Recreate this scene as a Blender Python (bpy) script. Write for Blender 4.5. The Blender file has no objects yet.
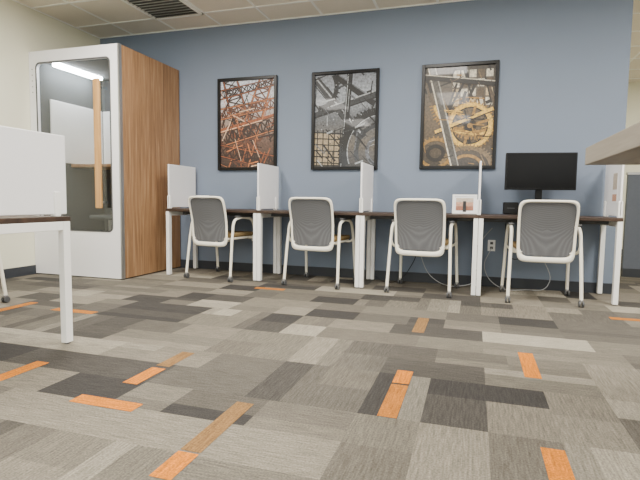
import bpy, math, random
from mathutils import Vector, Matrix
random.seed(34)
scene = bpy.context.scene
COL = scene.collection

# ------------------------------------------------------------ materials
def srgb(r, g, b):
    def f(c):
        c /= 255.0
        return c/12.92 if c <= 0.04045 else ((c+0.055)/1.055)**2.4
    return (f(r), f(g), f(b), 1.0)

def mat_base(name):
    m = bpy.data.materials.new(name); m.use_nodes = True
    nt = m.node_tree
    return m, nt, nt.nodes['Principled BSDF']

def mat(name, col, rough=0.5, metal=0.0, var=0.04, scale=30, bump=0.0, bscale=200, coat=0.0, spec=0.5):
    m, nt, p = mat_base(name)
    tc = nt.nodes.new('ShaderNodeTexCoord')
    n = nt.nodes.new('ShaderNodeTexNoise'); n.inputs['Scale'].default_value = scale
    nt.links.new(tc.outputs['Object'], n.inputs['Vector'])
    r = nt.nodes.new('ShaderNodeValToRGB')
    c = col
    r.color_ramp.elements[0].color = (c[0]*(1-var), c[1]*(1-var), c[2]*(1-var), 1)
    r.color_ramp.elements[1].color = (min(1, c[0]*(1+var)), min(1, c[1]*(1+var)), min(1, c[2]*(1+var)), 1)
    nt.links.new(n.outputs['Fac'], r.inputs['Fac'])
    nt.links.new(r.outputs['Color'], p.inputs['Base Color'])
    p.inputs['Roughness'].default_value = rough
    p.inputs['Metallic'].default_value = metal
    p.inputs['Coat Weight'].default_value = coat
    p.inputs['Specular IOR Level'].default_value = spec
    if bump > 0:
        n2 = nt.nodes.new('ShaderNodeTexNoise'); n2.inputs['Scale'].default_value = bscale
        nt.links.new(tc.outputs['Object'], n2.inputs['Vector'])
        b = nt.nodes.new('ShaderNodeBump'); b.inputs['Strength'].default_value = bump
        b.inputs['Distance'].default_value = 0.005
        nt.links.new(n2.outputs['Fac'], b.inputs['Height'])
        nt.links.new(b.outputs['Normal'], p.inputs['Normal'])
    return m

def wood(name, c1, c2, c3, stretch=(14, 14, 1.0), rough=0.5, scale=2.0):
    m, nt, p = mat_base(name)
    tc = nt.nodes.new('ShaderNodeTexCoord')
    mp = nt.nodes.new('ShaderNodeMapping'); mp.inputs['Scale'].default_value = stretch
    nt.links.new(tc.outputs['Object'], mp.inputs['Vector'])
    n = nt.nodes.new('ShaderNodeTexNoise'); n.inputs['Scale'].default_value = scale
    n.inputs['Detail'].default_value = 8; n.inputs['Roughness'].default_value = 0.65
    n.inputs['Distortion'].default_value = 0.6
    nt.links.new(mp.outputs['Vector'], n.inputs['Vector'])
    r = nt.nodes.new('ShaderNodeValToRGB')
    r.color_ramp.elements[0].position = 0.3; r.color_ramp.elements[0].color = c1
    r.color_ramp.elements[1].position = 0.7; r.color_ramp.elements[1].color = c3
    e = r.color_ramp.elements.new(0.5); e.color = c2
    nt.links.new(n.outputs['Fac'], r.inputs['Fac'])
    nt.links.new(r.outputs['Color'], p.inputs['Base Color'])
    p.inputs['Roughness'].default_value = rough
    return m

def attr_mat(name, rough, coat=0.0, noise=0.0, nscale=150):
    m, nt, p = mat_base(name)
    a = nt.nodes.new('ShaderNodeAttribute'); a.attribute_name = 'Col'
    tc = nt.nodes.new('ShaderNodeTexCoord')
    n = nt.nodes.new('ShaderNodeTexNoise'); n.inputs['Scale'].default_value = nscale
    n.inputs['Detail'].default_value = 3
    nt.links.new(tc.outputs['Object'], n.inputs['Vector'])
    mr = nt.nodes.new('ShaderNodeMapRange')
    mr.inputs['From Min'].default_value = 0.3; mr.inputs['From Max'].default_value = 0.7
    mr.inputs['To Min'].default_value = 1-noise; mr.inputs['To Max'].default_value = 1+noise
    nt.links.new(n.outputs['Fac'], mr.inputs['Value'])
    vm = nt.nodes.new('ShaderNodeVectorMath'); vm.operation = 'SCALE'
    nt.links.new(a.outputs['Color'], vm.inputs[0]); nt.links.new(mr.outputs['Result'], vm.inputs['Scale'])
    nt.links.new(vm.outputs['Vector'], p.inputs['Base Color'])
    p.inputs['Roughness'].default_value = rough
    p.inputs['Coat Weight'].default_value = coat
    p.inputs['Coat Roughness'].default_value = 0.03
    return m

def carpet_mat():
    m, nt, p = mat_base('carpet_tile')
    N = nt.nodes.new; Lk = nt.links.new
    a = N('ShaderNodeAttribute'); a.attribute_name = 'Col'
    tc = N('ShaderNodeTexCoord')
    outs = []
    for sc in ((9, 130, 1), (130, 9, 1)):
        mp = N('ShaderNodeMapping'); mp.inputs['Scale'].default_value = sc
        Lk(tc.outputs['Object'], mp.inputs['Vector'])
        n = N('ShaderNodeTexNoise'); n.inputs['Scale'].default_value = 1.0; n.inputs['Detail'].default_value = 3
        n.inputs['Roughness'].default_value = .6
        Lk(mp.outputs['Vector'], n.inputs['Vector']); outs.append(n.outputs['Fac'])
    mx = N('ShaderNodeMix'); mx.data_type = 'FLOAT'
    Lk(a.outputs['Alpha'], mx.inputs[0]); Lk(outs[0], mx.inputs[2]); Lk(outs[1], mx.inputs[3])
    mr = N('ShaderNodeMapRange'); mr.inputs['From Min'].default_value = .3; mr.inputs['From Max'].default_value = .7
    mr.inputs['To Min'].default_value = .7; mr.inputs['To Max'].default_value = 1.3
    Lk(mx.outputs[0], mr.inputs['Value'])
    n2 = N('ShaderNodeTexNoise'); n2.inputs['Scale'].default_value = 140; n2.inputs['Detail'].default_value = 3
    Lk(tc.outputs['Object'], n2.inputs['Vector'])
    mr2 = N('ShaderNodeMapRange'); mr2.inputs['From Min'].default_value = .3; mr2.inputs['From Max'].default_value = .7
    mr2.inputs['To Min'].default_value = .7; mr2.inputs['To Max'].default_value = 1.3
    Lk(n2.outputs['Fac'], mr2.inputs['Value'])
    mm = N('ShaderNodeMath'); mm.operation = 'MULTIPLY'
    Lk(mr.outputs[0], mm.inputs[0]); Lk(mr2.outputs[0], mm.inputs[1])
    vm = N('ShaderNodeVectorMath'); vm.operation = 'SCALE'
    Lk(a.outputs['Color'], vm.inputs[0]); Lk(mm.outputs[0], vm.inputs['Scale'])
    Lk(vm.outputs['Vector'], p.inputs['Base Color'])
    b = N('ShaderNodeBump'); b.inputs['Strength'].default_value = .5; b.inputs['Distance'].default_value = .004
    Lk(n2.outputs['Fac'], b.inputs['Height']); Lk(b.outputs['Normal'], p.inputs['Normal'])
    p.inputs['Roughness'].default_value = .95; p.inputs['Specular IOR Level'].default_value = .25
    return m

def emis(name, col, s):
    m, nt, p = mat_base(name)
    p.inputs['Emission Color'].default_value = col
    p.inputs['Emission Strength'].default_value = s
    p.inputs['Base Color'].default_value = col
    return m

def glass_mat(name, tint=0.85, tcol=(1, 1, 1)):
    m = bpy.data.materials.new(name); m.use_nodes = True
    nt = m.node_tree; nt.nodes.clear()
    o = nt.nodes.new('ShaderNodeOutputMaterial')
    mx = nt.nodes.new('ShaderNodeMixShader')
    t = nt.nodes.new('ShaderNodeBsdfTransparent'); t.inputs['Color'].default_value = (tint*tcol[0], tint*tcol[1], tint*tcol[2], 1)
    g = nt.nodes.new('ShaderNodeBsdfGlossy'); g.inputs['Roughness'].default_value = 0.02
    f = nt.nodes.new('ShaderNodeLayerWeight'); f.inputs['Blend'].default_value = 0.5
    pw = nt.nodes.new('ShaderNodeMath'); pw.operation = 'POWER'; pw.inputs[1].default_value = 3.0
    ma = nt.nodes.new('ShaderNodeMath'); ma.operation = 'MULTIPLY_ADD'; ma.inputs[1].default_value = 0.7; ma.inputs[2].default_value = 0.08
    nt.links.new(f.outputs['Facing'], pw.inputs[0]); nt.links.new(pw.outputs[0], ma.inputs[0])
    nt.links.new(ma.outputs[0], mx.inputs[0]); nt.links.new(t.outputs[0], mx.inputs[1])
    nt.links.new(g.outputs[0], mx.inputs[2]); nt.links.new(mx.outputs[0], o.inputs['Surface'])
    return m

M = {}
M['blue'] = mat('blue_paint', srgb(118, 130, 148), 0.75, var=0.02, scale=3, bump=0.08, bscale=300)
M['cream'] = mat('cream_paint', srgb(232, 230, 208), 0.8, var=0.02, scale=3, bump=0.08, bscale=300)
M['ceil'] = mat('ceiling_tile', srgb(238, 230, 214), 0.9, var=0.05, scale=60, bump=0.3, bscale=250)
M['tbar'] = mat('tbar_white', srgb(252, 250, 243), 0.5)
M['base'] = mat('baseboard_vinyl', srgb(46, 50, 57), 0.5)
M['white'] = mat('white_powdercoat', srgb(244, 244, 242), 0.4, var=0.01)
M['panel'] = mat('white_panel', srgb(240, 240, 243), 0.5, var=0.01)
M['chairwhite'] = mat('chair_plastic', srgb(242, 238, 224), 0.4, var=0.01)
M['grey'] = mat('grey_plastic', srgb(78, 79, 81), 0.5)
M['dark'] = mat('dark_felt', srgb(76, 80, 82), 0.9, var=0.1, bump=0.2)
M['pad'] = mat('light_felt', srgb(238, 238, 236), 0.9, var=0.03)
M['black'] = mat('black_plastic', srgb(8, 8, 9), 0.35, spec=0.3)
M['screen'] = mat('screen_black', srgb(4, 4, 5), 0.3, spec=0.2)
M['metal'] = mat('brushed_metal', srgb(170, 170, 170), 0.35, metal=0.8)
M['seat'] = mat('seat_fabric', srgb(134, 112, 74), 0.9, var=0.1, bump=0.2)
M['booth_wood'] = wood('booth_walnut', srgb(118, 86, 58), srgb(150, 114, 80), srgb(176, 140, 104), (16, 16, 0.8))
M['handle'] = wood('handle_oak', srgb(165, 122, 72), srgb(190, 145, 88), srgb(205, 162, 104), (9, 9, 0.6))
M['desk'] = wood('desk_walnut', srgb(42, 30, 23), srgb(58, 42, 32), srgb(76, 55, 42), (0.8, 10, 10))
M['counter'] = wood('counter_laminate', srgb(120, 113, 103), srgb(134, 127, 116), srgb(148, 140, 128), (10, 0.7, 10))
M['cabwood'] = wood('cabinet_wood', srgb(60, 44, 36), srgb(76, 56, 44), srgb(90, 66, 52), (8, 8, 1))
M['partition'] = mat('partition_fabric', srgb(96, 102, 114), 0.9, var=0.08, bump=0.2)
M['carpet'] = carpet_mat()
M['poster'] = attr_mat('poster_print', 0.5, coat=0.25, noise=0.45, nscale=45)
M['glass'] = glass_mat('booth_glass', 0.95, (0.98, 1, 1))
M['light'] = emis('troffer_diffuser', (1, 0.96, 0.9, 1), 5)
M['led'] = emis('led_bar', (0.95, 0.98, 1, 1), 60)
M['daylight'] = emis('window_daylight', (0.85, 0.93, 1, 1), 2)  # glowing pane of the unseen windows added for fill

def meshback():
    m, nt, p = mat_base('mesh_back_fabric')
    tc = nt.nodes.new('ShaderNodeTexCoord')
    v = nt.nodes.new('ShaderNodeTexVoronoi'); v.inputs['Scale'].default_value = 220
    v.inputs['Randomness'].default_value = 0.0
    nt.links.new(tc.outputs['Object'], v.inputs['Vector'])
    r = nt.nodes.new('ShaderNodeValToRGB')
    r.color_ramp.elements[0].color = srgb(62, 63, 66); r.color_ramp.elements[1].color = srgb(104, 105, 108)
    r.color_ramp.elements[1].position = 0.7
    nt.links.new(v.outputs['Distance'], r.inputs['Fac'])
    nt.links.new(r.outputs['Color'], p.inputs['Base Color'])
    p.inputs['Roughness'].default_value = 0.85; p.inputs['Specular IOR Level'].default_value = .3
    return m
M['mesh'] = meshback()

# ------------------------------------------------------------ helpers
def root(name, loc=(0, 0, 0), rz=0):
    e = bpy.data.objects.new(name, None); COL.objects.link(e)
    e.location = loc; e.rotation_euler = (0, 0, rz); e.empty_display_size = 0.1
    return e

def link(name, me, m, parent=None, smooth=False, bevel=0.0, seg=2):
    o = bpy.data.objects.new(name, me); COL.objects.link(o)
    if m is not None and len(me.materials) == 0: me.materials.append(m)
    if smooth:
        for f in me.polygons: f.use_smooth = True
    if parent is not None: o.parent = parent
    if bevel > 0:
        b = o.modifiers.new('bevel', 'BEVEL'); b.width = bevel; b.segments = seg; b.limit_method = 'ANGLE'
    return o

def box(name, x0, x1, y0, y1, z0, z1, m, parent=None, bevel=0.0, seg=2):
    v = [(x, y, z) for x in (x0, x1) for y in (y0, y1) for z in (z0, z1)]
    f = [(0, 1, 3, 2), (4, 6, 7, 5), (0, 4, 5, 1), (2, 3, 7, 6), (0, 2, 6, 4), (1, 5, 7, 3)]
    me = bpy.data.meshes.new(name); me.from_pydata(v, [], f); me.update()
    return link(name, me, m, parent, bevel=bevel, seg=seg)

def cyl(name, c, r, h, axis, m, parent=None, n=20, bevel=0.0):
    v = []; f = []
    for s in (-0.5, 0.5):
        for i in range(n):
            a = 2*math.pi*i/n
            p = [r*math.cos(a), r*math.sin(a)]
            if axis == 'Z': q = (p[0], p[1], s*h)
            elif axis == 'X': q = (s*h, p[0], p[1])
            else: q = (p[0], s*h, p[1])
            v.append((c[0]+q[0], c[1]+q[1], c[2]+q[2]))
    for i in range(n): f.append((i, (i+1) % n, n+(i+1) % n, n+i))
    f.append(tuple(range(n))[::-1]); f.append(tuple(range(n, 2*n)))
    me = bpy.data.meshes.new(name); me.from_pydata(v, [], f); me.update()
    return link(name, me, m, parent, bevel=bevel)

def curve_to_mesh(cu, name, m, parent, smooth):
    o = bpy.data.objects.new('tmp', cu); COL.objects.link(o)
    dg = bpy.context.evaluated_depsgraph_get()
    me = bpy.data.meshes.new_from_object(o.evaluated_get(dg))
    bpy.data.objects.remove(o)
    me.name = name; me.materials.clear()
    return link(name, me, m, parent, smooth=smooth)

def tube(name, pts, r, m, parent=None, bez=True):
    cu = bpy.data.curves.new(name, 'CURVE'); cu.dimensions = '3D'
    cu.bevel_depth = r; cu.bevel_resolution = 3; cu.use_fill_caps = True; cu.resolution_u = 8
    s = cu.splines.new('BEZIER'); s.bezier_points.add(len(pts)-1)
    for b, p in zip(s.bezier_points, pts):
        b.co = p; b.handle_left_type = b.handle_right_type = 'AUTO'
    return curve_to_mesh(cu, name, m, parent, True)

def rrect(x0, x1, z0, z1, r, n=8):
    pts = []
    for cx, cz, a0 in ((x1-r, z1-r, 0), (x0+r, z1-r, 90), (x0+r, z0+r, 180), (x1-r, z0+r, 270)):
        for i in range(n+1):
            a = math.radians(a0+90*i/n)
            pts.append((cx+r*math.cos(a), cz+r*math.sin(a)))
    return pts

def plate_xz(name, loops, y, thick, m, parent=None):
    cu = bpy.data.curves.new(name, 'CURVE'); cu.dimensions = '2D'; cu.fill_mode = 'BOTH'
    cu.extrude = thick/2
    for lp in loops:
        s = cu.splines.new('POLY'); s.points.add(len(lp)-1)
        for b, p in zip(s.points, lp): b.co = (p[0], p[1], 0, 1)
        s.use_cyclic_u = True
    o = curve_to_mesh(cu, name, m, parent, False)
    o.data.transform(Matrix.Translation((0, y, 0)) @ Matrix.Rotation(math.radians(90), 4, 'X'))
    return o

def rect(x0, x1, z0, z1): return [(x0, z0), (x1, z0), (x1, z1), (x0, z1)]

# ------------------------------------------------------------ room
WY = 5.25; LX = -4.60; EX = 1.31; CH = 2.86
RX = 6.2; BY = -3.2; FY = 9.4
palette = [srgb(124, 118, 106), srgb(106, 101, 91), srgb(88, 84, 77), srgb(70, 67, 63),
           srgb(57, 55, 53), srgb(148, 142, 128), srgb(98, 93, 84), srgb(114, 108, 97)]
wts = [4, 5, 5, 4, 3.4, 2.6, 4, 4]
V = []; F = []; C = []
def fquad(x0, x1, y0, y1, c, z=0.0, d=0.0):
    x0 = max(x0, LX); x1 = min(x1, RX); y0 = max(y0, BY); y1 = min(y1, FY)
    if x1-x0 < 1e-4 or y1-y0 < 1e-4: return
    b = len(V); V.extend([(x0, y0, z), (x1, y0, z), (x1, y1, z), (x0, y1, z)]); F.append((b, b+1, b+2, b+3)); C.append((c[0], c[1], c[2], d))
def tone(): return random.choices(palette, wts)[0]
def mixc(a, b, t): return tuple(a[i]*(1-t)+b[i]*t for i in range(3))+(1,)
for ix in range(-6, 8):
    for iy in range(-8, 20):
        X0 = ix*1.0+0.08+(0.5 if iy % 2 else 0); Y0 = iy*0.5-0.13
        if random.random() < 0.66:
            for k in range(2):
                sp = random.choice([.3, .42, .5, .5, .62, .75])
                parts = [0, sp, 1.0]
                if random.random() < .25: parts = [0, .25, .62, 1.0]
                bands = random.choice([(0, .25), (0, .16, .25), (0, .09, .25)])
                prev = tone()
                for s0, s1 in zip(parts[:-1], parts[1:]):
                    c = tone()
                    if c == prev: c = tone()
                    prev = c
                    for w0, w1 in zip(bands[:-1], bands[1:]):
                        t = random.uniform(0, .6) if w1-w0 < .2 else 0
                        fquad(X0+s0, X0+s1, Y0+k*.25+w0, Y0+k*.25+w1, mixc(c, tone(), t), 0, 0.0)
        else:
            for k in range(4):
                a = tone(); b = tone()
                sp = random.choice([.5, .5, .3, .25])
                bands = random.choice([(0, .25), (0, .16, .25), (0, .09, .25)])
                for w0, w1 in zip(bands[:-1], bands[1:]):
                    t = random.uniform(0, .6) if w1-w0 < .2 else 0; tt = tone()
                    fquad(X0+k*.25+w0, X0+k*.25+w1, Y0, Y0+sp, mixc(a, tt, t), 0, 1.0)
                    fquad(X0+k*.25+w0, X0+k*.25+w1, Y0+sp, Y0+.5, mixc(b, tt, t), 0, 1.0)
OR = srgb(198, 118, 30); OR2 = srgb(132, 100, 62); OR3 = srgb(172, 108, 40)
def orange(x, y, d, L, c=OR, w=0.078):
    if d == 'Y': fquad(x-w/2, x+w/2, y-L/2, y+L/2, c, 0.0015, 1.0)
    else: fquad(x-L/2, x+L/2, y-w/2, y+w/2, c, 0.0015, 0.0)
orange(-0.30, 2.34, 'Y', 0.18); orange(-0.30, 2.05, 'Y', 0.36, OR3); orange(0.29, 1.56, 'Y', 0.5); orange(0.306, 2.75, 'Y', 0.42)
orange(-0.323, 3.40, 'Y', 0.42, OR2); orange(-1.43, 1.62, 'X', 0.31); orange(-1.48, 1.94, 'Y', 0.22)
orange(-1.48, 2.2, 'Y', 0.24, OR2); orange(-2.09, 1.76, 'Y', 0.34); orange(-0.884, 1.30, 'Y', 0.16)
orange(-0.884, 1.60, 'Y', 0.42, OR2); orange(-2.83, 2.90, 'X', 0.38, OR3); orange(-1.84, 4.29, 'X', 0.3, OR3)
orange(-3.35, 2.85, 'Y', 0.36, OR3); orange(1.15, 4.11, 'X', 0.3, OR3); orange(2.1, 3.0, 'X', 0.4); orange(1.3, 0.6, 'Y', 0.5)
orange(-0.9, -0.5, 'X', 0.5); orange(2.8, 6.0, 'Y', 0.5)
me = bpy.data.meshes.new('floor'); me.from_pydata(V, [], F); me.update()
ca = me.color_attributes.new('Col', 'FLOAT_COLOR', 'CORNER')
for p, c in zip(me.polygons, C):
    for li in p.loop_indices: ca.data[li].color = c
link('floor', me, M['carpet'])

box('ceiling', LX, RX, BY, FY, CH, CH+0.1, M['ceil'])
V2 = []; F2 = []
def addbox(x0, x1, y0, y1, z0, z1, V=V2, F=F2):
    b = len(V)
    V.extend([(x, y, z) for x in (x0, x1) for y in (y0, y1) for z in (z0, z1)])
    F.extend([tuple(b+i for i in q) for q in [(0, 1, 3, 2), (4, 6, 7, 5), (0, 4, 5, 1), (2, 3, 7, 6), (0, 2, 6, 4), (1, 5, 7, 3)]])
T = 0.61
gx = [-3.48+T*i for i in range(-1, 16)]; gy = [4.235+T*i for i in range(-12, 9)]
for x in gx:
    if LX < x < EX: addbox(x-.012, x+.012, BY, WY, CH-.006, CH)
    elif EX <= x < RX: addbox(x-.012, x+.012, BY, FY, CH-.006, CH)
for y in gy:
    if BY < y < WY: addbox(LX, RX, y-.012, y+.012, CH-.007, CH)
    elif y > WY+.15 and y < FY: addbox(EX, RX, y-.012, y+.012, CH-.007, CH)
addbox(LX, EX, WY-.02, WY, CH-.008, CH); addbox(LX, LX+.02, BY, WY, CH-.008, CH)
me = bpy.data.meshes.new('trim_ceiling_grid'); me.from_pydata(V2, [], F2); me.update()
link('trim_ceiling_grid', me, M['tbar'])

box('wall_back', LX, EX, WY, WY+0.15, 0, CH, M['blue'])
box('wall_left', LX-0.12, LX, BY, WY+0.15, 0, CH, M['cream'])
box('wall_right', RX, RX+0.12, BY, FY, 0, CH, M['cream'])
box('wall_front', LX, RX, BY-0.12, BY, 0, CH, M['cream'])
box('wall_far', EX, RX, FY, FY+0.12, 0, CH, M['cream'])
box('wall_side', EX-0.15, EX, WY+0.15, FY, 0, CH, M['cream'])
box('baseboard_back', LX, EX, WY-0.012, WY, 0, 0.1, M['base'])
box('baseboard_left', LX, LX+0.012, BY, WY-0.012, 0, 0.1, M['base'])
box('baseboard_right', RX-0.012, RX, BY, FY, 0, 0.1, M['base'])
box('baseboard_far', EX, RX, FY-0.012, FY, 0, 0.1, M['base'])

for wi, wx in enumerate((-2.6, 0.4, 3.4)):  # unseen windows behind the camera, added to brighten ceiling and back wall
    r = root('window_%d' % (wi+1), (wx, BY, 1.55))
    box('glow_pane', -1.1, 1.1, .005, .012, -.75, .75, M['daylight'], r)
    for k, (a, b, c, d) in enumerate([(-1.15, 1.15, -.8, -.74), (-1.15, 1.15, .74, .8), (-1.15, -1.09, -.8, .8), (1.09, 1.15, -.8, .8), (-.025, .025, -.8, .8)]):
        box('frame_%d' % k, a, b, 0.001, .05, c, d, M['metal'], r, .003)
    L = bpy.data.lights.new('window_light', 'AREA'); L.shape = 'RECTANGLE'; L.size = 2.1; L.size_y = 1.4  # added frontal fill lamp, just inside the pane
    L.energy = 14; L.color = (.92, .96, 1)
    o = bpy.data.objects.new('window_light', L); COL.objects.link(o); o.parent = r
    o.location = (0, .06, 0); o.rotation_euler = (math.radians(90), 0, 0)

r = root('ceiling_air_vent', (-3.175, 4.54, CH))
box('vent_plate', -.29, .29, -.29, .29, -.012, -.001, M['grey'], r)
for i in range(9):
    y = -.25+i*.0625
    o = box('louver_%d' % i, -.27, .27, -.012, .012, -.004, 0, M['metal'], r)
    o.location = (0, y, -.02); o.rotation_euler = (math.radians(35), 0, 0)
for i, (a, b, c, d) in enumerate([(-.3, .3, -.3, -.27), (-.3, .3, .27, .3), (-.3, -.27, -.3, .3), (.27, .3, -.3, .3)]):
    box('rim_%d' % i, a, b, c, d, -.028, -.001, M['tbar'], r)

def troffer(x, y, E=55):
    r = root('ceiling_light_panel', (x, y, CH))
    box('housing', -.3, .3, -.6, .6, -.03, -.001, M['tbar'], r)
    box('diffuser', -.27, .27, -.57, .57, -.034, -.03, M['light'], r)
    L = bpy.data.lights.new('troffer_lamp', 'AREA'); L.shape = 'RECTANGLE'; L.size = .54; L.size_y = 1.14
    L.energy = E; L.color = (1, .95, .87)
    o = bpy.data.objects.new('troffer_lamp', L); COL.objects.link(o); o.parent = r; o.location = (0, 0, -.045)
troffer(-2.9, 3.1, 90); troffer(-.45, 3.1, 98); troffer(2.0, 3.1, 104)
for x in (-2.9, -0.45, 2.0):
    troffer(x, .65, 42); troffer(x, -1.8, 42)
troffer(4.4, 3.1); troffer(4.4, 0.65); troffer(3.2, 7.2, 90)

# ------------------------------------------------------------ phone booth
BX0, BX1, BY0, BY1, BZ = -4.596, -3.444, 4.18, 5.235, 2.385
r = root('phone_booth', (0, 0, 0))
PX0, PX1, PZ0, PZ1 = -4.50, -3.555, 0.50, 2.26
plate_xz('front_frame', [rect(BX0, BX1, 0.012, BZ), rrect(PX0, PX1, PZ0, PZ1, .05)], BY0+.02, .04, M['panel'], r)
plate_xz('door_gasket', [rrect(PX0-.008, PX1+.008, PZ0-.008, PZ1+.008, .055), rrect(PX0+.006, PX1-.006, PZ0+.006, PZ1-.006, .045)], BY0-.001, .006, M['grey'], r)
lp = rrect(PX0+.002, PX1-.002, PZ0+.002, PZ1-.002, .05)
me = bpy.data.meshes.new('door_glass'); me.from_pydata([(p[0], BY0+.02, p[1]) for p in lp], [], [tuple(range(len(lp)))]); me.update()
link('door_glass', me, M['glass'], r)
box('side_panel_right', BX1-.04, BX1, BY0+.04, BY1, .012, BZ, M['booth_wood'], r, .003)
box('edge_trim_right', BX1-.012, BX1+.004, BY0-.004, BY0+.04, .012, BZ+.002, M['metal'], r)
box('side_panel_left', BX0, BX0+.04, BY0+.04, BY1, .012, BZ, M['booth_wood'], r, .003)
box('back_panel', BX0+.04, BX1-.04, BY1-.04, BY1, .012, BZ, M['dark'], r)
box('roof', BX0+.04, BX1-.04, BY0+.04, BY1-.04, BZ-.08, BZ, M['dark'], r)
box('booth_floor', BX0+.04, BX1-.04, BY0+.04, BY1-.04, .012, .09, M['dark'], r)
box('plinth', BX0+.03, BX1-.03, BY0+.03, BY1-.02, 0, .012, M['black'], r)
box('lining_left', BX0+.04, BX0+.055, BY0+.04, BY1-.04, .09, BZ-.08, M['dark'], r)
box('lining_right', BX1-.055, BX1-.04, BY0+.04, BY1-.04, .09, BZ-.08, M['dark'], r)
box('felt_pad', BX0+.055, BX0+.075, 4.38, BY1-.06, 1.24, 1.93, M['pad'], r, .009, 3)
box('felt_pad_back', BX0+.075, BX1-.08, BY1-.06, BY1-.04, 1.24, 1.93, M['pad'], r, .008)
box('shelf', BX0+.06, BX1-.06, 4.66, BY1-.06, 1.2, 1.235, M['booth_wood'], r, .004)
box('stool_seat', -4.2, -3.85, 4.55, 4.85, .60, .65, M['dark'], r, .02, 3)
cyl('stool_post', (-4.02, 4.7, .345), .03, .51, 'Z', M['metal'], r)
box('led_bar', BX0+.15, BX0+.24, 4.34, 5.0, BZ-.12, BZ-.08, M['led'], r, .006)
hx = -3.665
box('door_handle', hx-.034, hx+.034, BY0-.08, BY0-.045, .74, 2.04, M['handle'], r, .008)
for z in (.8, 1.97): cyl('handle_standoff', (hx, BY0-.025, z), .012, .06, 'Y', M['metal'], r)
for i in range(5): cyl('indicator_dot', (BX0+.045, BY0-.001, 2.2-i*.06), .007, .006, 'Y', M['metal'], r, 10)

# ------------------------------------------------------------ desks
DT = 0.74
def desk(x0, x1, y0, y1):
    r = root('desk', ((x0+x1)/2, (y0+y1)/2, 0)); w = (x1-x0)/2-.002; d = (y1-y0)/2
    box('desktop', -w, w, -d, d, DT-.028, DT, M['desk'], r, .003)
    lw = .040
    for s in (-1, 1):
        xa = s*w; xb = s*(w-lw); a, b = min(xa, xb), max(xa, xb)
        box('leg_front', a, b, -d+.005, -d+.055, .008, DT-.028, M['white'], r, .003)
        box('leg_back', a, b, d-.055, d-.005, .008, DT-.028, M['white'], r, .003)
        box('end_rail', a, b, -d+.055, d-.055, DT-.078, DT-.028, M['white'], r, .003)
        for y in (-d+.03, d-.03): cyl('foot', ((a+b)/2, y, .004), .016, .008, 'Z', M['grey'], r)
    box('stretcher', -w+lw, w-lw, -.02, .02, DT-.068, DT-.029, M['grey'], r)
    return r
DX = [-3.235, -2.14, -1.05, 0.04, 1.185]
for i in range(4): desk(DX[i], DX[i+1], 4.63, 5.23)
def divider(x, y0, y1, h=.47):
    r = root('desk_divider', (x, (y0+y1)/2, DT)); d = (y1-y0)/2
    box('panel', -.009, .009, -d, d, .012, h, M['panel'], r, .006, 3)
    for y in (-d+.012, d-.08):
        box('clamp', -.018, .018, y-.012, y+.03, 0, .14, M['white'], r, .006)
divider(DX[0]+.022, 4.66, 5.2, .485); divider(DX[1], 4.66, 5.2, .485); divider(DX[2], 4.66, 5.2, .485); divider(DX[3], 4.66, 5.2, .485)
divider(DX[4]-.02, 4.66, 5.2, .485)
desk(-3.315, -2.215, 1.60, 2.265); desk(-4.415, -3.315, 1.60, 2.265)
divider(-2.236, 1.64, 2.25, .455)

# ------------------------------------------------------------ chairs
def backpt(t, a_top, a_bot, zc, b, n, y0, lean, curv):
    c, s = math.cos(t), math.sin(t)
    x = math.copysign(abs(c)**(2/n), c); z = math.copysign(abs(s)**(2/n), s)
    k = (z+1)/2
    X = x*(a_bot+(a_top-a_bot)*k); Z = zc+z*b
    Y = y0-lean*k+curv*(X*X)+0.03*(1-abs(z))
    return (X, Y, Z)

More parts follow.
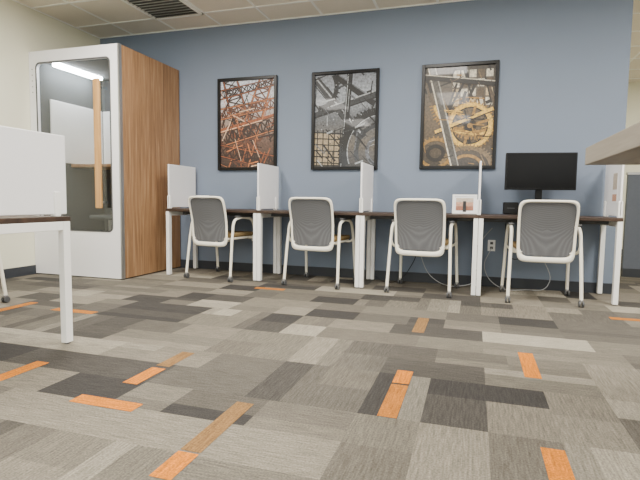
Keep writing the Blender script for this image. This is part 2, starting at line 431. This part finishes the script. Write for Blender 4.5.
def chair(X, Y, deg):
    r = root('office_chair', (X, Y, 0), math.radians(deg))
    N = 96; vs = []; fs = []
    zc = .615; b = .272
    prm_o = dict(a_top=.242, a_bot=.232, zc=zc, b=b, n=8.5, y0=-.27, lean=.08, curv=.45)
    prm_i = dict(a_top=.208, a_bot=.196, zc=zc+.02, b=b-.052, n=7.5, y0=-.27, lean=.08, curv=.45)
    th = .017
    for i in range(N):
        t = 2*math.pi*i/N
        o = backpt(t, **prm_o); q = backpt(t, **prm_i)
        m_ = tuple((o[j]+q[j])/2 for j in range(3))
        vs += [(o[0], o[1], o[2]), (m_[0], m_[1]-th, m_[2]), (q[0], q[1], q[2]), (m_[0], m_[1]+th, m_[2])]
    for i in range(N):
        j = (i+1) % N
        for k in range(4):
            k2 = (k+1) % 4
            fs.append((4*i+k, 4*j+k, 4*j+k2, 4*i+k2))
    me = bpy.data.meshes.new('back_frame'); me.from_pydata(vs, [], fs); me.update()
    o = link('back_frame', me, M['chairwhite'], r, smooth=True)
    sb = o.modifiers.new('s', 'SUBSURF'); sb.levels = 1; sb.render_levels = 1
    vs = [(0, -.27-.04+.03, zc+.02)]; fs = []; R = 6
    for k in range(1, R+1):
        s = k/R
        for i in range(N):
            t = 2*math.pi*i/N
            q = backpt(t, **prm_i)
            x = q[0]*s*1.02; z = (zc+.02)+(q[2]-zc-.02)*s*1.02
            kk = (z-(zc-b))/(2*b)
            zz = (z-zc)/b
            y = -.27-.08*kk+.45*x*x+.03*(1-abs(zz)**1.5)
            vs.append((x, y, z))
    for i in range(N): fs.append((0, 1+i, 1+(i+1) % N))
    for k in range(R-1):
        for i in range(N):
            j = (i+1) % N
            fs.append((1+k*N+i, 1+(k+1)*N+i, 1+(k+1)*N+j, 1+k*N+j))
    me = bpy.data.meshes.new('back_mesh'); me.from_pydata(vs, [], fs); me.update()
    o = link('back_mesh', me, M['mesh'], r, smooth=True)
    box('seat_pan', -.225, .225, -.24, .22, .425, .45, M['chairwhite'], r, .01)
    box('seat_cushion', -.23, .23, -.22, .24, .45, .495, M['seat'], r, .02, 4)
    for s in (-1, 1):
        tube('back_bracket', [(s*.17, -.1, .43), (s*.185, -.2, .42), (s*.19, -.25, .45)], .013, M['chairwhite'], r)
        tube('side_frame', [(s*.285, -.285, .062), (s*.28, -.262, .25), (s*.272, -.225, .5), (s*.268, -.19, .62), (s*.268, -.12, .652),
                            (s*.268, .04, .654), (s*.268, .13, .63), (s*.270, .19, .52), (s*.278, .235, .25), (s*.285, .26, .062)], .0145, M['chairwhite'], r)
        tube('seat_support', [(s*.272, -.225, .5), (s*.25, -.2, .44), (s*.2, -.16, .43)], .011, M['chairwhite'], r)
        tube('seat_support_front', [(s*.272, .2, .46), (s*.25, .18, .435), (s*.2, .16, .43)], .011, M['chairwhite'], r)
        box('arm_pad', s*.268-.022, s*.268+.022, -.16, .1, .662, .68, M['grey'], r, .008, 3)
        for y in (-.285, .26):
            box('caster_hood', s*.285-.013, s*.285+.013, y-.018, y+.022, .038, .066, M['metal'], r, .008)
            for q in (-1, 1): cyl('caster_wheel', (s*.285+q*.014, y, .0265), .0265, .014, 'X', M['grey'], r, 18, .003)
    return r
chair(-2.605, 4.80, -8); chair(-1.485, 4.80, -5); chair(-0.445, 4.775, -5); chair(0.575, 4.73, 2)
chair(-3.84, 2.66, 180)

# ------------------------------------------------------------ posters
PW, PH = .69, .99
class Poster:
    def __init__(s): s.V = []; s.F = []; s.C = []; s.z = 0
    def quad(s, pts, c):
        s.z += 1.0e-5; b = len(s.V)
        for p in pts: s.V.append((min(PW, max(0, p[0])), -s.z, min(PH, max(0, p[1]))))
        s.F.append((b, b+1, b+2, b+3)); s.C.append(c)
    def line(s, x0, y0, x1, y1, w, c):
        t0, t1 = 0.0, 1.0; dx = x1-x0; dy = y1-y0
        for p, q in ((-dx, x0), (dx, PW-x0), (-dy, y0), (dy, PH-y0)):
            if abs(p) < 1e-9:
                if q < 0: return
            else:
                t = q/p
                if p < 0: t0 = max(t0, t)
                else: t1 = min(t1, t)
        if t0 >= t1: return
        a = (x0+dx*t0, y0+dy*t0); b = (x0+dx*t1, y0+dy*t1)
        L = math.hypot(dx, dy); nx = -dy/L*w/2; ny = dx/L*w/2
        s.quad([(a[0]-nx, a[1]-ny), (b[0]-nx, b[1]-ny), (b[0]+nx, b[1]+ny), (a[0]+nx, a[1]+ny)], c)
    def arc(s, cx, cy, rx, ry, a0, a1, w, c, n=40):
        P = []
        for i in range(n+1):
            a = math.radians(a0+(a1-a0)*i/n)
            P.append((cx+rx*math.cos(a), cy+ry*math.sin(a)))
        for i in range(n): s.line(*P[i], *P[i+1], w, c)
    def teeth(s, cx, cy, rx, ry, a0, a1, n, L, w, c):
        for i in range(n):
            a = math.radians(a0+(a1-a0)*i/n)
            s.line(cx+rx*math.cos(a), cy+ry*math.sin(a), cx+(rx+L)*math.cos(a), cy+(ry+L)*math.sin(a), w, c)
    def truss(s, x0, y0, x1, y1, w0, w1, n, c, t=.012, hl=None):
        L = math.hypot(x1-x0, y1-y0); nx = -(y1-y0)/L; ny = (x1-x0)/L
        A = []; B = []
        for i in range(n+1):
            k = i/n; w = w0+(w1-w0)*k; x = x0+(x1-x0)*k; y = y0+(y1-y0)*k
            A.append((x+nx*w/2, y+ny*w/2)); B.append((x-nx*w/2, y-ny*w/2))
        for i in range(n):
            s.line(*A[i], *B[i+1], t*.6, c); s.line(*B[i], *A[i+1], t*.6, c); s.line(*A[i], *B[i], t*.6, c)
        s.line(*A[0], *A[-1], t, c); s.line(*B[0], *B[-1], t, c)
        if hl: s.line(*A[0], *A[-1], t*.35, hl); s.line(*B[0], *B[-1], t*.35, hl)
    def build(s, name, parent):
        me = bpy.data.meshes.new(name); me.from_pydata(s.V, [], s.F); me.update()
        ca = me.color_attributes.new('Col', 'FLOAT_COLOR', 'CORNER')
        for p, c in zip(me.polygons, s.C):
            for li in p.loop_indices: ca.data[li].color = c
        return link(name, me, M['poster'], parent)

def grad(P, stops):
    n = 24
    for i in range(n):
        k = (i+.5)/n
        for j in range(len(stops)-1):
            if stops[j][0] <= k <= stops[j+1][0]:
                t = (k-stops[j][0])/(stops[j+1][0]-stops[j][0]); c = mixc(stops[j][1], stops[j+1][1], t)
        P.quad([(0, PH*i/n), (PW, PH*i/n), (PW, PH*(i+1)/n), (0, PH*(i+1)/n)], c)

def poster1():
    P = Poster()
    grad(P, [(0, srgb(44, 32, 28)), (.3, srgb(92, 68, 56)), (.55, srgb(150, 132, 122)), (.75, srgb(204, 204, 208)), (1, srgb(200, 206, 218))])
    rnd = random.Random(3)
    dk = srgb(40, 24, 19); rd = srgb(146, 80, 44); md = srgb(90, 52, 36); lt = srgb(218, 186, 156); cu = srgb(184, 114, 66)
    for i in range(30):
        x = rnd.uniform(-.1, PW); y = rnd.uniform(0, .5); a = rnd.uniform(0, 3.14); L = rnd.uniform(.15, .4)
        P.line(x, y, x+L*math.cos(a), y+L*math.sin(a), rnd.uniform(.01, .03), rnd.choice([dk, md, dk]))
    P.truss(.10, 1.1, .42, -.05, .16, .26, 11, dk, .028, rd)
    P.truss(.62, 1.1, .22, -.05, .14, .24, 11, md, .028, cu)
    P.truss(-.1, .82, .8, .98, .10, .07, 12, dk, .022, rd)
    P.truss(-.1, .60, .8, .74, .12, .10, 11, md, .024, cu)
    P.truss(-.1, .30, .8, .52, .16, .14, 10, dk, .03, cu)
    P.truss(-.1, .22, .8, .02, .12, .16, 10, dk, .026, rd)
    P.line(-.05, .42, .75, .60, .035, rd); P.line(-.05, .40, .75, .58, .010, lt)
    for i in range(60):
        x = rnd.uniform(0, PW); y = rnd.uniform(0, .75); a = rnd.choice([.25, 1.2, 1.9, 2.7])+rnd.uniform(-.1, .1); L = rnd.uniform(.06, .3)
        P.line(x, y, x+L*math.cos(a), y+L*math.sin(a), rnd.uniform(.005, .014), rnd.choice([dk, rd, md, cu, lt, dk]))
    return P
def poster2():
    P = Poster()
    grad(P, [(0, srgb(40, 38, 38)), (.25, srgb(96, 90, 82)), (.5, srgb(84, 86, 90)), (.8, srgb(140, 146, 154)), (1, srgb(110, 114, 122))])
    rnd = random.Random(9)
    dk = srgb(20, 21, 24); md = srgb(46, 48, 52); lt = srgb(150, 154, 158); wm = srgb(150, 134, 108); m2 = srgb(86, 88, 94)
    P.quad([(0.0, .02), (.28, .02), (.30, .34), (.0, .38)], wm)
    for i in range(6): P.line(0, .05+i*.065, .32, .03+i*.065, .013, dk)
    for i in range(5): P.line(.03+i*.065, 0, .04+i*.065, .40, .012, dk)
    P.line(-.05, 1.0, .55, .30, .11, md); P.line(-.05, 1.03, .55, .33, .02, lt); P.line(-.05, .94, .55, .24, .014, dk)
    P.line(.15, 1.05, .75, .62, .09, dk); P.line(.15, 1.07, .75, .65, .016, m2)
    P.line(-.05, .55, .75, .78, .08, md); P.line(-.05, .585, .75, .815, .014, lt); P.line(-.05, .52, .75, .745, .016, dk)
    P.line(.33, .0, .40, 1.0, .06, dk); P.line(.31, .0, .38, 1.0, .008, lt)
    P.arc(.74, .16, .40, .42, 80, 200, .085, dk); P.teeth(.74, .16, .42, .44, 80, 200, 22, .045, .02, dk)
    P.arc(.74, .16, .36, .38, 80, 200, .010, lt); P.arc(.74, .16, .26, .28, 80, 200, .05, md); P.arc(.74, .16, .14, .15, 80, 240, .04, m2)
    P.arc(.05, .86, .2, .22, -90, 60, .05, dk); P.teeth(.05, .86, .21, .23, -90, 60, 14, .035, .016, dk)
    for i in range(60):
        x = rnd.uniform(0, PW); y = rnd.uniform(0, PH); a = rnd.choice([-.85, .28, 1.5, 2.3])+rnd.uniform(-.08, .08); L = rnd.uniform(.05, .25)
        P.line(x, y, x+L*math.cos(a), y+L*math.sin(a), rnd.uniform(.005, .02), rnd.choice([dk, dk, m2, md, lt]))
    for i in range(24):
        x = rnd.uniform(.05, .65); y = rnd.uniform(.1, .95); P.line(x-.006, y, x+.006, y, .012, rnd.choice([lt, dk]))
    return P
def poster3():
    P = Poster()
    grad(P, [(0, srgb(50, 43, 36)), (.2, srgb(74, 62, 46)), (.5, srgb(90, 76, 58)), (.8, srgb(84, 76, 66)), (1, srgb(50, 44, 38))])
    rnd = random.Random(5)
    dk = srgb(26, 22, 19); md = srgb(78, 64, 48); lt = srgb(196, 188, 170); gd = srgb(214, 172, 74); gd2 = srgb(146, 110, 50)
    br = srgb(112, 92, 62)
    for i in range(5):
        for j in range(4):
            P.quad([(.28+i*.08, .60+j*.092), (.345+i*.08, .60+j*.092), (.345+i*.08, .675+j*.092), (.28+i*.08, .675+j*.092)], rnd.choice([lt, md, srgb(186, 164, 126), lt]))
    for i in range(26):
        x = rnd.uniform(0, PW); y = rnd.uniform(0, PH); a = rnd.choice([.3, 1.9, 1.2])+rnd.uniform(-.1, .1); L = rnd.uniform(.15, .4)
        P.line(x, y, x+L*math.cos(a), y+L*math.sin(a), rnd.uniform(.012, .035), rnd.choice([dk, dk, md]))
    P.arc(.50, .72, .40, .40, 195, 340, .06, gd2); P.arc(.50, .72, .41, .41, 195, 340, .022, gd); P.teeth(.50, .72, .43, .43, 195, 340, 34, .03, .013, gd2)
    P.arc(.50, .72, .30, .30, 195, 340, .02, dk)
    P.arc(.46, .40, .20, .21, 0, 360, .045, gd); P.teeth(.46, .40, .215, .225, 0, 360, 36, .026, .013, gd2); P.arc(.46, .40, .17, .18, 0, 360, .012, dk)
    for i in range(6):
        a = math.radians(i*60+15); P.line(.46, .40, .46+.19*math.cos(a), .40+.2*math.sin(a), .024, gd2)
    P.arc(.46, .40, .045, .045, 0, 360, .04, dk)
    P.line(.12, .34, .68, .56, .04, gd); P.line(.12, .32, .68, .54, .012, dk)
    # lower bronze wheel, cropped by the picture's bottom edge
    P.arc(.44, -.02, .24, .20, 0, 180, .04, br); P.teeth(.44, -.02, .255, .215, 0, 180, 24, .025, .012, br); P.arc(.44, -.02, .15, .12, 0, 180, .03, gd2)
    P.arc(.13, .13, .16, .14, 0, 360, .03, gd2); P.teeth(.13, .13, .17, .15, 0, 360, 26, .022, .012, gd2); P.arc(.13, .13, .08, .07, 0, 360, .04, dk)
    P.line(.06, 1.0, .32, .0, .075, srgb(70, 66, 60)); P.line(.03, 1.0, .29, .0, .014, lt); P.line(.10, 1.0, .36, .0, .012, srgb(150, 146, 136))
    P.line(.0, .90, .7, .80, .05, dk); P.line(.0, .925, .7, .825, .010, lt)
    for i in range(36):
        x = rnd.uniform(0, PW); y = rnd.uniform(0, PH); a = rnd.choice([.3, 1.9, -.15])+rnd.uniform(-.1, .1); L = rnd.uniform(.05, .2)
        P.line(x, y, x+L*math.cos(a), y+L*math.sin(a), rnd.uniform(.004, .013), rnd.choice([dk, dk, md, gd2, gd, br]))
    return P
for cx, P in ((-2.545, poster1()), (-1.38, poster2()), (-0.19, poster3())):
    r = root('framed_picture', (cx, WY, 1.19))
    box('backing', -.365, .365, -.012, -.001, .01, 1.05, M['black'], r)
    o = P.build('print', r); o.location = (-PW/2, -.0125, .035)
    fr = .034
    box('frame_left', -.374, -.374+fr, -.034, -.001, 0, 1.06, M['black'], r, .003)
    box('frame_right', .374-fr, .374, -.034, -.001, 0, 1.06, M['black'], r, .003)
    box('frame_bottom', -.374+fr, .374-fr, -.034, -.001, 0, fr, M['black'], r, .003)
    box('frame_top', -.374+fr, .374-fr, -.034, -.001, 1.06-fr, 1.06, M['black'], r, .003)

# ------------------------------------------------------------ monitor
r = root('computer_monitor', (.565, 4.93, DT), math.radians(5))
box('bezel', -.305, .305, -.02, .02, .235, .575, M['black'], r, .006)
box('screen', -.292, .292, -.0225, -.019, .252, .563, M['screen'], r)
box('neck', -.03, .03, .02, .045, .02, .4, M['black'], r, .005)
box('neck_mount', -.06, .06, .018, .04, .33, .45, M['black'], r, .005)
box('base', -.13, .13, -.08, .1, 0, .016, M['black'], r, .007, 3)
r = root('docking_station', (.335, 5.10, DT))
box('body', -.07, .07, -.045, .045, .004, .12, M['black'], r, .01, 3)
box('front_slot', -.035, .035, -.047, -.044, .06, .066, M['grey'], r)
box('foot_pad', -.05, .05, -.035, .035, 0, .005, M['grey'], r)

def small_frame(name, x, y, w, h, fm, cols, rz=0):
    r = root(name, (x, y, DT), rz)
    g = root('tilt'); g.parent = r; g.rotation_euler = (math.radians(-10), 0, 0); g.location = (0, 0, .002)
    t = .018
    box('frame_left', -w/2, -w/2+t, -.012, 0, 0, h, fm, g, .002)
    box('frame_right', w/2-t, w/2, -.012, 0, 0, h, fm, g, .002)
    box('frame_bottom', -w/2+t, w/2-t, -.012, 0, 0, t, fm, g, .002)
    box('frame_top', -w/2+t, w/2-t, -.012, 0, h-t, h, fm, g, .002)
    box('mat_board', -w/2+t, w/2-t, -.006, -.001, t, h-t, M['panel'], g)
    iw = w-2*t-.03; ih = h-2*t-.03
    for i, c in enumerate(cols):
        z0 = t+.015+ih*i/len(cols)
        box('photo_band', -iw/2, iw/2, -.0075, -.006, z0, z0+ih/len(cols), c, g)
    box('easel_leg', -.015, .015, .0, .004, 0.01, h*.7, M['grey'], r).rotation_euler = (math.radians(18), 0, 0)
    return r
skin = mat('photo_warm', srgb(196, 150, 124), var=.5, scale=60); beige = mat('photo_beige', srgb(190, 176, 160), var=.4, scale=50); rust = mat('photo_rust', srgb(160, 104, 80), var=.4, scale=60)
small_frame('photo_frame', -.09, 4.86, .225, .185, M['white'], [rust, skin, beige])
small_frame('flyer_frame', -3.05, 5.08, .17, .15, M['panel'], [rust, skin], 0)
r = root('paper_flyer', (DX[4]-.031, 4.83, 1.0))
box('sheet', -.001, .001, -.08, .08, -.14, .14, M['panel'], r)
box('printed_photo', -.002, -.0009, -.065, .065, -.02, .12, beige, r)
box('printed_band', -.002, -.0009, -.065, .065, -.12, -.06, skin, r)

def outlet(x, z):
    r = root('wall_outlet', (x, WY, z))
    box('cover', -.036, .036, -.007, -.0005, -.057, .057, M['white'], r, .003)
    for s in (-.024, .024): box('socket', -.014, .014, -.009, -.006, s-.013, s+.013, M['grey'], r, .002)
for x in (-2.45, -.52, .18): outlet(x, .42)
M['cable'] = mat('cable_grey', srgb(176, 178, 180), .5)
def cable(pts, m, rad=.0036):
    tube('power_cable', pts, rad, m)
cable([(-.52, 5.22, .42), (-.50, 5.17, .25), (-.35, 5.12, .05), (-.1, 5.10, .012), (.05, 5.11, .1), (.0, 5.13, .3), (.1, 5.17, .5), (.18, 5.2, .60)], M['cable'])
cable([(.18, 5.22, .40), (.12, 5.15, .2), (.25, 5.10, .03), (.5, 5.10, .012), (.7, 5.12, .06), (.62, 5.15, .4), (.57, 5.2, .66)], M['cable'])
cable([(-.54, 5.22, .40), (-.6, 5.15, .2), (-.75, 5.10, .02), (-.9, 5.10, .012), (-.98, 5.12, .05)], M['black'])
cable([(.3, 5.2, .65), (.33, 5.17, .4), (.4, 5.15, .3), (.5, 5.17, .45), (.52, 5.2, .66)], M['black'])

# ------------------------------------------------------------ right counter
r = root('standing_counter', (0, 0, 0))
box('counter_slab', .545, 1.9, 1.2, 2.90, 1.055, 1.145, M['counter'], r, .004)
box('counter_base', 1.15, 1.85, 1.3, 2.6, .08, 1.055, M['counter'], r, .003)
box('toe_kick', 1.2, 1.8, 1.35, 2.55, 0, .08, M['base'], r)
r = root('cubicle_partition', (3.3, 6.6, 0))
box('fabric_panel', -1.6, 1.6, -.03, .03, .1, 1.2, M['partition'], r)
box('top_cap', -1.61, 1.61, -.035, .035, 1.2, 1.23, M['metal'], r, .003)
box('kick_rail', -1.6, 1.6, -.03, .03, 0, .1, M['base'], r)
r = root('storage_cabinet', (5.0, 9.1, 0))
box('carcass', -1.1, 1.1, -.25, .25, .06, 1.95, M['cabwood'], r, .004)
box('plinth', -1.08, 1.08, -.22, .25, 0, .06, M['base'], r)
for i in range(4):
    box('door', -1.08+i*.54, -.56+i*.54, -.27, -.25, .1, 1.92, M['cabwood'], r, .003)
    box('pull', -.6+i*.54, -.59+i*.54, -.29, -.27, .9, 1.1, M['metal'], r)

# ------------------------------------------------------------ world + camera
w = bpy.data.worlds.new('World'); scene.world = w; w.use_nodes = True
w.node_tree.nodes['Background'].inputs[0].default_value = (.8, .85, .9, 1)
w.node_tree.nodes['Background'].inputs[1].default_value = 0.3

cam = bpy.data.cameras.new('Camera'); co = bpy.data.objects.new('Camera', cam); COL.objects.link(co)
cam.sensor_width = 36; cam.lens = 490/640*36; cam.clip_start = .05
th, ph, ro = math.radians(17.4), math.radians(4.6), math.radians(0.8)
fwd = Vector((-math.sin(th)*math.cos(ph), math.cos(th)*math.cos(ph), -math.sin(ph)))
right = Vector((math.cos(th), math.sin(th), 0)); up = right.cross(fwd)
r2 = right*math.cos(ro)+up*math.sin(ro); u2 = -right*math.sin(ro)+up*math.cos(ro)
m3 = Matrix((r2, u2, -fwd)).transposed()
co.matrix_world = Matrix.Translation((0, 0, .85)) @ m3.to_4x4()
scene.camera = co
